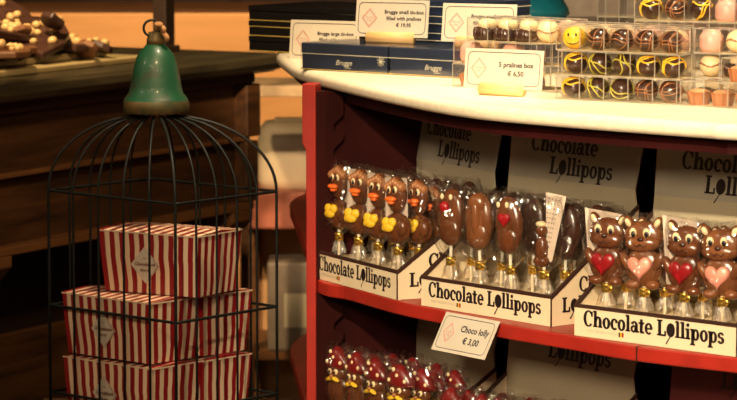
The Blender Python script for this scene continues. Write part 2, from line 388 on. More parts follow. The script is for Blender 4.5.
# ================================================================== lollipop trays
TW, TD, FH, BH, HH = .248, .148, .038, .140, .240
TH2 = .0022
def make_tray(label, header=SHADECARD, fold=FOLDCARD):
    t = empty('display_tray', (0,0,0), 0, label, 'display tray', 'card lollipop trays')
    x0, x1, y0, y1 = -TW/2, TW/2, -TD/2, TD/2
    mb = MB().box(x0, y0, 0, x1, y0+TH2, FH); mb.build('front_panel', TRAYCARD, t)
    for sx in (x0, x1-TH2):
        MB().prism([(y0+TH2,0),(y1,0),(y1,BH),(y0+TH2,FH)], sx, sx+TH2, 0, 'x').build('side_panel', TRAYCARD, t)
    MB().box(x0+TH2, y0+TH2, .0, x1-TH2, y1-TH2, .031).build('inner_floor', TRAYCARD, t)
    mb = MB().box(x0-.0006, y0-.0008, FH-.0034, x1+.0006, y0+.003, FH+.0008)
    for sx in (x0-.0008, x1-TH2-.0008):
        mb.prism([(y0+.001,FH-.0044),(y1,BH-.0044),(y1,BH+.001),(y0+.001,FH+.001)], sx, sx+TH2+.0016, 0, 'x')
    mb.box(x1-.0007, y0-.0007, 0, x1+.0007, y0+.0007, FH)
    mb.build('brown_trim', BROWNEDGE, t)
    b = MB().prism([(x0,0),(x1,0),(x1,BH-.02),(x1-.006,BH+.02),(x0+.004,BH+.02),(x0,BH-.02)], y1-TH2, y1, 0, 'y'); b.build('back_panel', fold, t)
    hd = MB(); a = math.radians(9); zb = BH+.02; L_ = HH-zb
    hd.M = Matrix.Translation((0, y1-TH2, zb)) @ Matrix.Rotation(-a, 4, 'X')
    hd.prism([(x0+.004,0),(x1-.006,0),(x1+.002,L_),(x0-.001,L_)], 0, TH2, 0, 'y')
    h = hd.build('header', header, t)
    tx = MB(); tx.M = hd.M.copy()
    # header logo in two lines
    logo(tx, 'Chocolate', (x0+.042, -.0006, L_-.032-.012), (1,0,0), (0,0,1), .0150)
    logo(tx, 'L@llipops', (x0+.082, -.0006, L_-.032-.040), (1,0,0), (0,0,1), .0150)
    tx.build('header_logo', INK, h)
    lg = MB(); wd = logo(lg, 'Chocolate L@llipops', (x0+.0145, y0-.0004, .0132), (1,0,0), (0,0,1), .0128); logo(lg, 'Chocolate L@llipops', (x0+.0150, y0-.0005, .0134), (1,0,0), (0,0,1), .0128)
    lg.build('front_logo', INK, t)
    sm = MB(); text_mesh(sm, 'FINEST BELGIAN CHOCOLATE', (x0+.020, y0-.0004, .0065), (1,0,0), (0,0,1), .0042, 0, 'LEFT')
    sm.build('small_print', PALEINK, t)
    fg = MB().box(x0+.070, y0-.0005, .0052, x0+.0725, y0, .0105, 0).box(x0+.0725, y0-.0005, .0052, x0+.075, y0, .0105, 1).box(x0+.075, y0-.0005, .0052, x0+.0775, y0, .0105, 2)
    fg.build('flag_mark', [INK, YEL, REDC], t)
    sd = MB(); logo(sd, 'L@llipops', (x1+.0009, y0+.018, .016), (0,1,0), (0,0,1), .0125)
    logo(sd, 'Chocolate', (x1+.0009, y0+.046, .040), (0,1,0), (0,0,1), .0125)
    sd.build('side_logo', INK, t)
    return t
def place_tray(t, bl, br, z):
    a = PX(*bl, z); b = PX(*br, z); m = (a+b)/2; d = (b-a).normalized(); yaw = math.atan2(d.y, d.x)
    n = Vector((-d.y, d.x))
    c = m + n*TD/2
    t.location = (c.x, c.y, z + .0005); t.rotation_euler = (0, 0, yaw)
    print('TRAY', round((b-a).length, 3), round(math.degrees(yaw), 1), tuple(round(k, 3) for k in c))
    return t
T1 = place_tray(make_tray('left cream lollipop tray on upper shelf with duck-faced lollipops'), (314.4,278), (397.4,300.4), ZS)
def tray_copy(src, label, bl, br, z):
    c = copy_tree(src); c['label'] = label; return place_tray(c, bl, br, z)
T2 = tray_copy(T1, 'middle cream lollipop tray on upper shelf with assorted dark lollipops', (422.3,305.7), (550,327), ZS)
T3 = tray_copy(T1, 'right cream lollipop tray on upper shelf with heart-holding bear lollipops', (574,335.5), (737,357.5), ZS)
def same_plan(src, label, header=None):
    c = copy_tree(src); c['label'] = label; c.location = (src.location.x, src.location.y, ZL+.0005)
    if header:
        for ch in c.children:
            if ch.name.startswith(('header', 'back_panel')):
                ch.data = ch.data.copy(); ch.data.materials[0] = header
    return c
L1 = same_plan(T1, 'left card lollipop tray on lower shelf holding red gnome lollipops')
L2 = same_plan(T2, 'middle card tray on lower shelf, pale header behind small capped lollipops')
L3 = same_plan(T3, 'right card tray on lower shelf with dark maroon header', MAROONCARD)
L3.location.x += .022; L3.location.y -= .006

# ================================================================== lollipops
def bag(seed, w=.027, top=.122, dep=.012, fl=.013):
    rnd = random.Random(seed); n = 28; mb = MB()
    R = [(.029, .0046, .0046), (.031, .006, .005), (.036, w*.42, .008), (.046, w*.80, dep*.9), (.053, w*.9, dep), (.062, w*.97, dep),
         (.073, w*1.0, dep), (.085, w*1.0, dep), (top-.024, w*.98, dep*.9), (top-.008, w*.97, dep*.5), (top, w*.95, .0008), (top+.006, w*.93, .0008)]
    ph = [rnd.uniform(0, 6.28) for _ in range(6)]; vs = []; fs = []
    for j, (z, a, b) in enumerate(R):
        for k in range(n):
            t = 2*PI*k/n; ca, sa = math.cos(t), math.sin(t)
            x = a*math.copysign(abs(ca)**.7, ca); y = b*math.copysign(abs(sa)**.8, sa)
            am = .24 if j > 1 else .05
            f = 1 + am*math.sin(5*t+ph[0]+j*.7) + am*.7*math.sin(9*t+ph[1]-j) + rnd.uniform(-am, am)*.5
            if j >= 10: f = 1
            vs.append((x*(1+(f-1)*.35), y*f + (.0012*math.sin(x*300+ph[2]) if j >= 9 else 0), z + (rnd.uniform(-.0015, .0015) if j >= 10 else rnd.uniform(-.0035, .0035)*(j > 2))))
    for j in range(len(R)-1):
        for k in range(n): fs.append((j*n+k, j*n+(k+1) % n, (j+1)*n+(k+1) % n)); fs.append((j*n+k, (j+1)*n+(k+1) % n, (j+1)*n+k))
    return mb.add(vs, fs, 0, False)
BAGS = [bag(i) for i in range(4)]
NB = [bag(10+i, .0245, .126, .011) for i in range(3)]
BB = [bag(20+i, .030, .118, .013) for i in range(3)]
def skirt(seed):
    rnd = random.Random(seed); n = 22; mb = MB(); vs = []; fs = []; R = [(.003, .0105), (.012, .0095), (.020, .0068), (.025, .0048), (.029, .0046)]
    for j, (z, a) in enumerate(R):
        for k in range(n):
            t = 2*PI*k/n; f = 1 + (.30*math.sin(6*t + seed) + rnd.uniform(-.15, .15))*(1 if j < 3 else .3)
            vs.append((a*f*math.cos(t), a*f*.8*math.sin(t), z + (rnd.uniform(0, .006) if j == 0 else 0)))
    for j in range(len(R)-1):
        for k in range(n): fs.append((j*n+k, j*n+(k+1) % n, (j+1)*n+(k+1) % n, (j+1)*n+k))
    return mb.add(vs, fs, 0, True)
BAGME = {}
def base_parts(root, bags, k):
    MB().lathe([(.0021, 0), (.0021, .05)], 8).build('stick', STICK, root)
    skirt(k).build('bag_skirt', FROST, root)
    tie = MB(); tie.lathe([(.0054, .0225), (.0066, .0235), (.0060, .027), (.0062, .030), (.0068, .0325), (.0056, .0340)], 12)
    tie.ell((.0065, -.004, .028), (.0035, .0015, .0035)); tie.build('gold_tie', GOLD, root)
    bags[k].build('cellophane_bag', CELLO, root)
def heart(mb, c, s, d, mi=0):
    pts = []
    for k in range(24):
        t = 2*PI*k/24; pts.append((16*math.sin(t)**3/17, (13*math.cos(t)-5*math.cos(2*t)-2*math.cos(3*t)-math.cos(4*t))/17))
    lv = [(1.0, 0), (1.0, d*.5), (.85, d*.9), (.5, d*1.1)]; n = 24
    vs = [(c[0]+p[0]*s*f, c[1]-y, c[2]+p[1]*s*f) for f, y in lv for p in pts]
    fs = [(j*n+k, (j+1)*n+k, (j+1)*n+(k+1) % n, j*n+(k+1) % n) for j in range(len(lv)-1) for k in range(n)] + [tuple(reversed(range((len(lv)-1)*n, len(lv)*n))), tuple(range(n))]
    mb.add(vs, fs, mi, True)
def bear_lolly(hc, k, card=True):
    r = empty('chocolate_lollipop', (0,0,0)); base_parts(r, BB, k)
    if card: MB().prism([(-.027, .040), (.010, .040), (.016, .118), (-.036, .122)], .006, .0068, 0, 'y').build('backing_card', CARD, r)
    m = MB()
    m.ell((0, 0, .096), (.0255, .0085, .0180)); m.ell((0, -.004, .087), (.0235, .009, .0105))      # head, cheeks
    for sx in (-1, 1): m.ell((sx*.0180, 0, .1105), (.0062, .005, .0095), rot=(0, sx*.55, 0))
    m.ell((0, 0, .058), (.0245, .0085, .0240)); m.ell((.0205, -.004, .066), (.0065, .0065, .013), rot=(0, .5, 0)); m.ell((-.0205, -.004, .064), (.006, .0065, .013), rot=(0, -.5, 0))
    m.ell((-.013, -.004, .037), (.0095, .008, .006)); m.ell((.013, -.004, .037), (.0095, .008, .006))
    f = m.build('chocolate_figure', MILK2 if k == 1 else MILK, r)
    for sx in (-1, 1):
        MB().ell((sx*.0187, -.0042, .1115), (.0034, .0025, .0056), rot=(0, sx*.55, 0)).build('inner_ear', WHITEC, f)
        MB().ell((sx*.0085-.002, -.0085, .100), (.0046, .003, .0056), 0).ell((sx*.0085-.001, -.0110, .0985), (.0028, .0014, .0036), 1).build('eye', [WHITEC, BLK], f)
    MB().ell((0, -.0125, .0925), (.0042, .0025, .0028)).build('nose', DARK, f)
    MB().tube([(-.008, -.0128, .086), (-.004, -.0135, .0835), (0, -.0135, .0865), (.004, -.0135, .0835), (.008, -.0128, .086)], .0007, 5).build('mouth', DARK, f)
    h = MB(); heart(h, (-.003, -.006, .0590), .0170, .0055); h.build('sugar_heart', hc, r)
    return r
def duck_lolly(dark, k, card=True):
    r = empty('chocolate_lollipop', (0,0,0)); base_parts(r, NB, k)
    if card: MB().box(-.025, .005, .045, .014, .0058, .124).build('backing_card', CARD, r)
    A = DARK if dark else MILK
    m = MB(); m.ell((0, 0, .102), (.0165, .010, .0250)); m.ell((0, 0, .058), (.0235, .0105, .0210)); m.ell((.013, -.006, .060), (.009, .007, .012)); m.ell((-.013, -.006, .060), (.009, .007, .012))
    f = m.build('chocolate_figure', A, r)
    hr = MB()
    for j in range(7): hr.ell((-.013+.0043*j, -.003, .119 - abs(j-3)*.0022), (.0042, .0075, .0065), 0, 10, 6)
    hr.build('tuft', DARK if dark else LMILK, f)
    for sx in (-1, 1):
        MB().ell((sx*.0056, -.0090, .109), (.0034, .0022, .0050), 0, 10, 6).ell((sx*.0048, -.0110, .1082), (.0021, .0012, .0034), 1, 8, 5).build('eye', [WHITEC, BLK], f)
    MB().ell((0, -.0125, .097), (.0095, .0055, .0038)).ell((0, -.011, .0925), (.006, .0045, .003)).build('beak', ORA, f)
    MB().ell((-.010, -.011, .066), (.0075, .004, .007), rot=(0, .4, 0)).ell((.001, -.012, .066), (.0075, .004, .0065), rot=(0, -.4, 0)).ell((-.005, -.0125, .060), (.0095, .004, .0065)).ell((-.012, -.011, .059), (.005, .004, .005)).build('sugar_bow', YEL if not dark else LMILK, r)
    return r
def oval_lolly(kind, k):
    r = empty('chocolate_lollipop', (0,0,0)); base_parts(r, BAGS, k % 4)
    A = {'dark': DARK, 'milk': MILK2, 'nose': MILK, 'mini': MILK, 'heart': MILK}[kind]
    m = MB()
    if kind == 'mini':
        m.ell((-.004, 0, .060), (.009, .007, .018)); m.ell((-.004, 0, .083), (.0075, .007, .0085)); m.ell((-.004,0,.045), (.011,.008,.008))
        f = m.build('chocolate_figure', A, r)
        MB().ell((-.004, -.002, .0915), (.007, .006, .004)).build('cap', WHITEC, f)
        q = MB(); q.M = Matrix.Translation((.008, .003, .085)) @ Matrix.Rotation(.12, 4, 'Y')
        q.prism([(-.014,.045),(.016,.045),(.006,-.040),(-.002,-.040)], 0, .0008, 0, 'y')
        for a in range(4):
            for b in range(11):
                if -.012+a*.008 < .014: q.ell((-.008+a*.0048*(1-b*.05), -.0004, .038-b*.006), (.0009, .0004, .0009), 1, 6, 4)
        q.build('dotted_card', [CARD, GREYINK], r); return r
    m.ell((0, 0, .086), (.022, .010, .036)); m.ell((0, -.003, .068), (.0185, .009, .020))
    if kind == 'milk': m.ell((0, -.004, .108), (.014, .009, .013)); m.ell((0, -.005, .090), (.0075, .010, .030))
    if kind == 'dark': m.tube([(-.018, -.007, .090), (-.008, -.012, .096), (.002, -.011, .088), (.012, -.010, .096)], .0012, 5)
    f = m.build('chocolate_figure', A, r)
    if kind in ('nose', 'heart'):
        h = MB()
        if kind == 'nose': h.ell((-.004, -.011, .098), (.0075, .005, .0075))
        else: heart(h, (0, -.008, .093), .0105, .005)
        h.build('sugar_nose' if kind == 'nose' else 'sugar_heart', REDC, f)
        for sx in (-1, 1): MB().ell((sx*.007-.003, -.0085, .111), (.003, .002, .004), 0, 8, 5).build('eye', WHITEC, f)
    return r
def gnome_lolly(k, small=False):
    r = empty('chocolate_lollipop', (0,0,0)); base_parts(r, BAGS, k)
    m = MB(); m.ell((0, 0, .060), (.0215, .010, .024)); m.ell((0, 0, .083), (.018, .010, .014))
    f = m.build('chocolate_figure', MILK, r)
    hat = MB(); n = 16; prof = [(.0235, .010, .090), (.0245, .011, .095), (.020, .0105, .104), (.013, .0085, .112), (.006, .005, .119), (.002, .002, .121)]
    vs = [(a*math.cos(2*PI*q/n), b*math.sin(2*PI*q/n), z) for a, b, z in prof for q in range(n)]
    hat.add(vs, [(j*n+q, j*n+(q+1) % n, (j+1)*n+(q+1) % n, (j+1)*n+q) for j in range(5) for q in range(n)] + [tuple(range(5*n, 6*n)), tuple(reversed(range(n)))], 0, True)
    h = hat.build('red_hat', HATRED, f)
    if not small:
        for (x, z) in ((-.013, .099), (0, .106), (.013, .099), (-.006, .114)): MB().ell((x, -.0088, z), (.0028, .0022, .0030), 0, 10, 6).build('white_dot', WHITEC, h)
    for sx in (-1, 1): MB().ell((sx*.006, -.0105, .086), (.0038, .002, .0042), 0, 10, 6).ell((sx*.0055, -.0125, .0855), (.0018, .0010, .0022), 1, 8, 5).build('eye', [WHITEC, BLK], f)
    MB().ell((-.006, -.0115, .0755), (.0075, .0035, .0032), rot=(0, -.3, 0)).ell((.006, -.0115, .0755), (.0075, .0035, .0032), rot=(0, .3, 0)).build('moustache', YEL if not small else WHITEC, f)
    MB().ell((0, -.0135, .0795), (.0032, .003, .003)).build('nose', REDC if small else LMILK, f)
    return r
ORD = ['leftmost', 'second from left', 'third from left', 'rightmost']
ROWN = ['front', 'second', 'third', 'fourth', 'back']
def fill(tray, protos, pick, what, where, group, rows, turn, jit=5, rp=.0262, scl=1):
    yaw = tray.rotation_euler.z; cz, sz = math.cos(yaw), math.sin(yaw); used = set()
    rnd = random.Random(where)
    for j in range(rows):
        for i in range(4):
            sc_ = scl*(1 if j == 0 else (rnd.uniform(.93, .97) if j == 1 else rnd.uniform(.87, .92)))
            k = pick(i, j); x = -.092 + .0595*i + (.010 if j % 2 else 0) + rnd.uniform(-.001, .001); y = -TD/2 + .021 + rp*j
            p = protos[k]
            if k in used: o = copy_tree(p)
            else: o = p; used.add(k)
            o.location = (tray.location.x + x*cz - y*sz, tray.location.y + x*sz + y*cz, tray.location.z + .0311)
            o.rotation_euler = (math.radians(rnd.uniform(-2, 1)), math.radians(rnd.uniform(-2.5, 2.5)), yaw + math.radians(turn + rnd.uniform(-jit, jit)))
            o.scale = (sc_,)*3
            tag(o, '%s, %s in %s row of %s' % (what[k], ORD[i], ROWN[j], where), 'lollipop', group)
    for k, p in enumerate(protos):
        if k not in used:
            for ch in list(p.children_recursive): bpy.data.objects.remove(ch)
            bpy.data.objects.remove(p)
fill(T3, [bear_lolly(REDC, 0), bear_lolly(PINKC, 1, False), bear_lolly(REDC, 2, False), bear_lolly(PINKC, 0, False)], lambda i, j: ((i + j) % 2 + 2) if j else (0, 1, 0, 1)[i],
     ['bear lollipop with red heart', 'bear lollipop with pink heart', 'bear lollipop with red heart', 'bear lollipop with pink heart'], 'right upper tray', 'bear lollipops in the right upper tray', 3, 17, 4)
fill(T1, [duck_lolly(False, 0), duck_lolly(False, 1, False), duck_lolly(True, 2, False)], lambda i, j: 2 if j > 2 else (0 if j == 0 else 1),  # rear rows take dark chocolate to imitate the shade at the back
     ['duck-faced lollipop with yellow bow', 'duck-faced lollipop with yellow bow', 'shade-toned duck-faced lollipop'], 'left upper tray', 'duck lollipops in the left upper tray', 5, 20, 8)
fill(T2, [oval_lolly('nose', 0), oval_lolly('milk', 1), oval_lolly('dark', 2), oval_lolly('heart', 3), oval_lolly('mini', 0)],
     lambda i, j: {(0,0): 0, (1,0): 1, (2,0): 3, (3,0): 4}.get((i, j), 2 if (i+j) % 3 else 2),
     ['oval lollipop with red nose', 'pale milk chocolate oval lollipop', 'plain dark chocolate oval lollipop', 'oval lollipop with small red heart', 'small figure lollipop with dotted card'],
     'middle upper tray', 'assorted lollipops in the middle upper tray', 5, 12, 6)
fill(L1, [gnome_lolly(0), gnome_lolly(1)], lambda i, j: (i+j) % 2, ['red hatted gnome lollipop']*2, 'left lower tray', 'gnome lollipops in the left lower tray', 4, 20, 10, .0262, .97)
fill(L2, [gnome_lolly(2, True), gnome_lolly(3, True)], lambda i, j: (i+j) % 2, ['small red capped face lollipop']*2, 'middle lower tray', 'capped lollipops in the middle lower tray', 4, 14, 8, .0262, .85)

# ================================================================== price signs
def rrect(mb, w, h, r, t, y, mi):
    pts = []
    for cx_, cz_, a0 in ((w/2-r, h/2-r, 0), (-w/2+r, h/2-r, 90), (-w/2+r, -h/2+r, 180), (w/2-r, -h/2+r, 270)):
        for k in range(5): a = math.radians(a0+22.5*k); pts.append((cx_, cz_, math.cos(a), math.sin(a)))
    n = len(pts); vs = [(p[0]+p[2]*r, y, p[1]+p[3]*r) for p in pts] + [(p[0]+p[2]*(r-t), y, p[1]+p[3]*(r-t)) for p in pts]
    mb.add(vs, [(k, n+k, n+(k+1) % n, (k+1) % n) for k in range(n)], mi)
def diamond(mb, cx_, cz_, hw, hh, t, y, mi):
    o = [(hw,0),(0,hh),(-hw,0),(0,-hh)]
    for s_, tt in ((1, t), (.84, t*.5)):
        vs = [(cx_+p[0]*s_, y, cz_+p[1]*s_) for p in o] + [(cx_+p[0]*(s_-tt/hw), y, cz_+p[1]*(s_-tt/hw)) for p in o]
        mb.add(vs, [(k, 4+k, 4+(k+1) % 4, (k+1) % 4) for k in range(4)], mi)
def make_sign(label, lines, w=.120, h=.052, clip=None, size=.0078, loc=(0,0,0), yaw=0, lean=0, tx=.018, shear=0):
    """origin: centre of the card's lower edge"""
    s = empty('price_sign', loc, -math.radians(yaw), label, 'price sign', 'price signs on the counter')
    M = Matrix.Rotation(lean, 4, 'X') @ Matrix.Translation((0, 0, h/2))
    c = MB(); c.M = M; c.box(-w/2, 0, -h/2, w/2, .0012, h/2); cd_ = c.build('card', SIGN, s)
    p = MB(); p.M = M; rrect(p, w-.008, h-.008, .007, .0009, -.0003, 0)
    n = len(lines)
    for k, l in enumerate(lines): text_mesh(p, l, (tx, -.0003, (n-1)*size*.62 - k*size*1.25 - size*.33), (1,0,0), (0,0,1), size, 0, 'CENTER', shear, .028)
    p.build('print', GREYINK, cd_)
    d = MB(); d.M = M; diamond(d, -w/2+.021, 0, .0115, .0135, .0009, -.0003, 0)
    text_mesh(d, 'Chocolate', (-w/2+.021, -.0003, -.0002), (1,0,0), (0,0,1), .0030, 0, 'CENTER', .2)
    text_mesh(d, 'Brugge', (-w/2+.021, -.0003, -.0038), (1,0,0), (0,0,1), .0026)
    d.build('diamond_logo', PINKINK, cd_)
    if clip:
        q = MB(); q.tube([(-clip/2, -.001, -.001), (clip/2, -.001, -.001)], .008, 12)
        q.build('wooden_clip', LWOOD, s)
    return s
def P3(px, py, z): a = PX(px, py, z); return (a.x, a.y, z)

# ================================================================== tins on the counter
def tin(name, label, fl, w, d, h, yaw, m, z, lines, brand=False, group=None, line_m=GOLDLINE):
    t = empty(name, (fl[0], fl[1], z), -math.radians(yaw), label, 'box', group)
    MB().box(0, 0, 0, w, d, h*.62).build('body', m, t, .0015)
    MB().box(-.0008, -.0008, h*.62, w+.0008, d+.0008, h).build('lid', m, t, .0015)
    g = MB()
    for (f, th, mi) in lines: g.box(-.0011, -.0011, h*f, w+.0011, d+.0011, h*f+th, mi)
    g.build('metallic_line', [GOLDLINE, PALELINE], t)
    if brand:
        b = MB(); text_mesh(b, 'Brugge', (w*.50, -.0012, h*.24), (1,0,0), (0,0,1), .0105, 0, 'CENTER', .35)
        text_mesh(b, 'pralines', (w*.55, -.0012, h*.12), (1,0,0), (0,0,1), .0035)
        b.build('gold_lettering', PALELINE, t)
        o_ = MB()
        for k in range(9):
            a = PI*2*k/9; o_.tube([(w-.010, -.0013, h*.45), (w-.010+.007*math.cos(a), -.0013, h*.45+.007*math.sin(a))], .0005, 4)
        o_.build('gold_ornament', PALELINE, t)
        MB().box(-.0015, -.0016, -.0, w+.0015, d+.0015, h+.0012).build('shrink_wrap', PLASTIC, t)
    return t
def along(fl, yaw, dist, dep=0):
    a = math.radians(-yaw); return (fl[0] + dist*math.cos(a) - dep*math.sin(a), fl[1] + dist*math.sin(a) + dep*math.cos(a))
B1 = tuple(PX(302, 69.5, ZT)); NL = [(.60, .0008, 1), (.02, .0010, 0)]
tin('praline_tin', 'navy blue praline tin at the counter edge, left of two', B1, .152, .105, .0375, 39, NAVY, ZT+.0002, NL, True, 'navy blue praline tins in front')
B2 = along(B1, 39, .157)
tin('praline_tin', 'navy blue praline tin, right of two, beside the clear praline boxes', B2, .150, .105, .0375, 39, NAVY, ZT+.0002, NL, True, 'navy blue praline tins in front')
K = tuple(PX(249, 51, ZT)); tz = ZT+.0002
for i, nm in enumerate(['bottom', 'middle', 'top']):
    tin('praline_tin', 'black tin with gold lines at far left of counter, %s of its stack' % nm, K, .250, .17, .0228, 40, BTIN, tz, [(.02, .0013, 0)] + ([(.62, .0012, 0)] if i == 1 else []), group='black tins stacked at the counter end'); tz += .0231
K2 = (.045, 4.80); tz = ZT+.0002
for i, nm in enumerate(['bottom', 'second', 'third', 'top']):
    tin('praline_tin', 'navy tin with pale line behind the middle price sign, %s of its stack' % nm, K2, .150, .105, .0235, 39, NAVY, tz, [(.02, .0010, 1), (.60, .0010, 1)], group='navy tins stacked behind'); tz += .0238
K3 = along(B2, 39, .02, .112)
tin('praline_tin', 'navy tin hidden behind the clear boxes under the right rear sign', K3, .150, .10, .0375, 39, NAVY, ZT+.0002, NL, False, 'navy blue praline tins in front')

# ================================================================== clear praline boxes and pralines
CW, CH, CDp = .0340, .0300, .0345
def make_pbox(n, gold=True):
    b = empty('praline_box', (0,0,0))
    MB().box(0, 0, 0, CW*n, CDp, CH).build('clear_shell', PLASTIC, b)
    e = MB(); r = .00055; W_ = CW*n
    for z in (r, CH-r):
        for y in (r, CDp-r): e.box(0, y-r, z-r, W_, y+r, z+r)
        for x in (r, W_-r): e.box(x-r, 0, z-r, x+r, CDp, z+r)
    for x in [r, W_-r] + [CW*k for k in range(1, n)]:
        for y in (r, CDp-r): e.box(x-r, y-r, 0, x+r, y+r, CH)
    e.build('plastic_edge', PEDGE, b)
    MB().box(.001, .001, .0002, W_-.001, CDp-.002, .0007).build('gold_liner', mat('gold_liner_card', (.85, .66, .32), .4, 0), b)
    for k in range(1, n): MB().box(CW*k-.0004, .001, .001, CW*k+.0004, CDp-.001, CH-.001).build('divider', PLASTIC, b)
    return b
def praline(kind):
    r = empty('praline', (0,0,0)); rnd = random.Random(kind)
    if kind in ('yellow_stripe', 'green_stripe', 'plain'):
        MB().ell((0,0,.0128), (.0132, .0132, .0128), 0, 16, 10).build('truffle', DARK, r)
        col = {'yellow_stripe': YEL, 'green_stripe': mat('olive_sugar', (.55, .50, .05), .4), 'plain': LMILK}[kind]
        q = MB()
        nd = {'yellow_stripe': 3, 'green_stripe': 3, 'plain': 5}[kind]; rr = {'yellow_stripe': .0011, 'green_stripe': .0009, 'plain': .0006}[kind]
        for a in range(nd):
            ax_ = Vector((rnd.uniform(-.5, .5), rnd.uniform(-.3, .3), 1)).normalized() if a % 2 else Vector((1, rnd.uniform(-.2, .2), rnd.uniform(-.8, .8))).normalized()
            e1 = ax_.cross(Vector((0, 1, 0))).normalized(); e2 = ax_.cross(e1); off_ = rnd.uniform(-.55, .55)
            q.tube([tuple((ax_*off_ + (e1*math.cos(t) + e2*math.sin(t))*math.sqrt(1-off_*off_) + ax_*.08*math.sin(4*t))*.0134 + Vector((0, 0, .0132))) for t in [2*PI*k/22 for k in range(22)]], rr, 5, 0, True)
        q.M = Matrix.Identity(4); q.build('drizzle', col, r)
    elif kind == 'smiley':
        MB().ell((0,0,.0135), (.0140, .0140, .0135), 0, 16, 10).build('ball', YEL, r)
        q = MB(); q.ell((-.0045, -.0125, .0175), (.0012, .0012, .002)); q.ell((.0045, -.0125, .0175), (.0012, .0012, .002))
        q.tube([(.008*math.cos(t), -.0122 + abs(math.cos(t))*.002, .0125 + .006*math.sin(t)) for t in [PI+.35+.35*k for k in range(8)]], .0008, 5)
        q.build('smile', BLK, r)
    elif kind == 'duo':
        q = MB(); q.lathe([(.011, 0), (.0138, .004), (.0128, .012), (.010, .016)], 14)
        for k in range(8): q.ell((.0125*math.cos(k*PI/4), .0125*math.sin(k*PI/4), .008), (.003, .003, .008), 0, 8, 6)
        q.build('base', DARK, r); MB().ell((.003,0,.018), (.0115, .0115, .0085)).build('white_top', WHITEC, r)
    elif kind == 'white':
        MB().ell((0,0,.013), (.0135, .0135, .0130)).build('white_ball', WHITEC, r); MB().tube([(.0125*math.cos(t), .0125*math.sin(t), .0135+.002*math.sin(3*t)) for t in [k*PI/8 for k in range(16)]], .0015, 5, 0, True).build('drizzle', LMILK, r)
    elif kind == 'pink':
        MB().lathe([(.0115, 0), (.0140, .006), (.0135, .018), (.009, .0245), (.002, .0255)], 14).build('cup', mat('rose_sugar', (.80, .42, .34), .4), r)
        MB().ell((0,-.002,.022), (.006, .006, .0045)).build('topping', WHITEC, r)
    elif kind == 'cup':
        n = 20; prof = [(.0105, 0), (.0138, .0145)]; q = MB()
        vs = [((a*(1+.05*(-1)**k))*math.cos(2*PI*k/n), (a*(1+.05*(-1)**k))*math.sin(2*PI*k/n), z) for a, z in prof for k in range(n)]
        q.add(vs, [(k, (k+1) % n, n+(k+1) % n, n+k) for k in range(n)] + [tuple(range(n, 2*n)), tuple(reversed(range(n)))]); q.build('fluted_cup', mat('caramel_chocolate', (.42, .15, .05), .4), r)
        MB().ell((0,0,.0145), (.0115, .0115, .0035)).build('filling', mat('nut_filling', (.62, .32, .14), .5, bump=.6, scale=300), r)
    return r
PBX = {}; PR = {}; PRN = {}
def place_pbox(n, fl, yaw, z, where, kinds, group):
    if n in PBX: b = copy_tree(PBX[n])
    else: b = PBX[n] = make_pbox(n)
    b.location = (fl[0], fl[1], z); b.rotation_euler = (0, 0, -math.radians(yaw))
    tag(b, 'clear plastic praline box, %s' % where, 'praline box', 'clear praline boxes on the counter')
    for i, kd in enumerate(kinds[:n]):
        if kd is None: continue
        if kd in PR: p = copy_tree(PR[kd])
        else: p = PR[kd] = praline(kd)
        c = along(fl, yaw, CW*(i+.5), CDp/2)
        p.location = (c[0], c[1], z+.0008); p.scale = (1.09, 1.09, 1.07); p.rotation_euler = (0, 0, -math.radians(yaw) + (random.uniform(-1.2, 1.2) if kd in ('yellow_stripe', 'green_stripe', 'plain', 'cup', 'white') else .3))
        nice = {'yellow_stripe': 'dark truffle with yellow stripes', 'green_stripe': 'dark truffle with olive stripes', 'plain': 'dark truffle with thin brown stripes', 'smiley': 'yellow smiley face praline',
                'duo': 'dark ridged praline with white top', 'white': 'white ball praline', 'pink': 'rose praline', 'cup': 'caramel nut cup praline'}[kd]
        tag(p, '%s, cell %s from left, box %s' % (nice, ['one','two','three','four','five'][i], where), 'praline', group)
Y_, G_, N_, S_, D_, W_, K_, U_ = 'yellow_stripe', 'green_stripe', 'plain', 'smiley', 'duo', 'white', 'pink', 'cup'
LV = ['bottom', 'second', 'third', 'top']
A0 = (.124, 4.407)
A_ = [(-.020, [U_, N_, U_, D_]), (-.018, [K_, U_, K_, U_]), (.004, [D_, D_, D_, W_])]
for k, (dx, kd) in enumerate(A_):
    place_pbox(4, along(A0, 40, dx), 40, ZT+.0002+k*(CH+.0003), LV[k] + ' of left stack', kd, 'pralines in the left stack')
M0 = (.232, 4.212)
for k, kd in enumerate([[Y_, G_, G_, N_, N_], [Y_, G_, G_, Y_, Y_], [S_, N_, N_, N_, N_]]):
    place_pbox(5, along(M0, 33, .003*(k % 2)), 33, ZT+.0002+k*(CH+.0003), LV[k] + ' of middle stack', kd, 'pralines in the middle stack')
R0 = along(M0, 33, .176, -.004)
place_pbox(3, R0, 38, ZT+.0002, 'bottom right at counter edge', [U_, U_, U_], 'nut cup pralines')
place_pbox(3, along(R0, 38, .058), 38, ZT+.0005+CH, 'upper right at counter edge', [U_, U_, U_], 'nut cup pralines')
R2 = along(M0, 33, .168, .046)
for k, kd in enumerate([[D_, W_, D_, W_, D_], [W_, D_, W_, D_, N_], [K_, W_, U_, K_, W_]]):
    place_pbox(5, R2, 26, ZT+.0002+k*(CH+.0003), LV[k] + ' of right stack', kd, 'pralines in the right stack')
R3 = (.338, 4.33)
for k, kd in enumerate([[None]*5, [None]*5, [None]*5, [Y_, N_, Y_, K_, U_]]):
    place_pbox(5, R3, 26, ZT+.0002+k*(CH+.0003), LV[k] + ' of tall rear stack', kd, 'pralines in the tall rear stack')
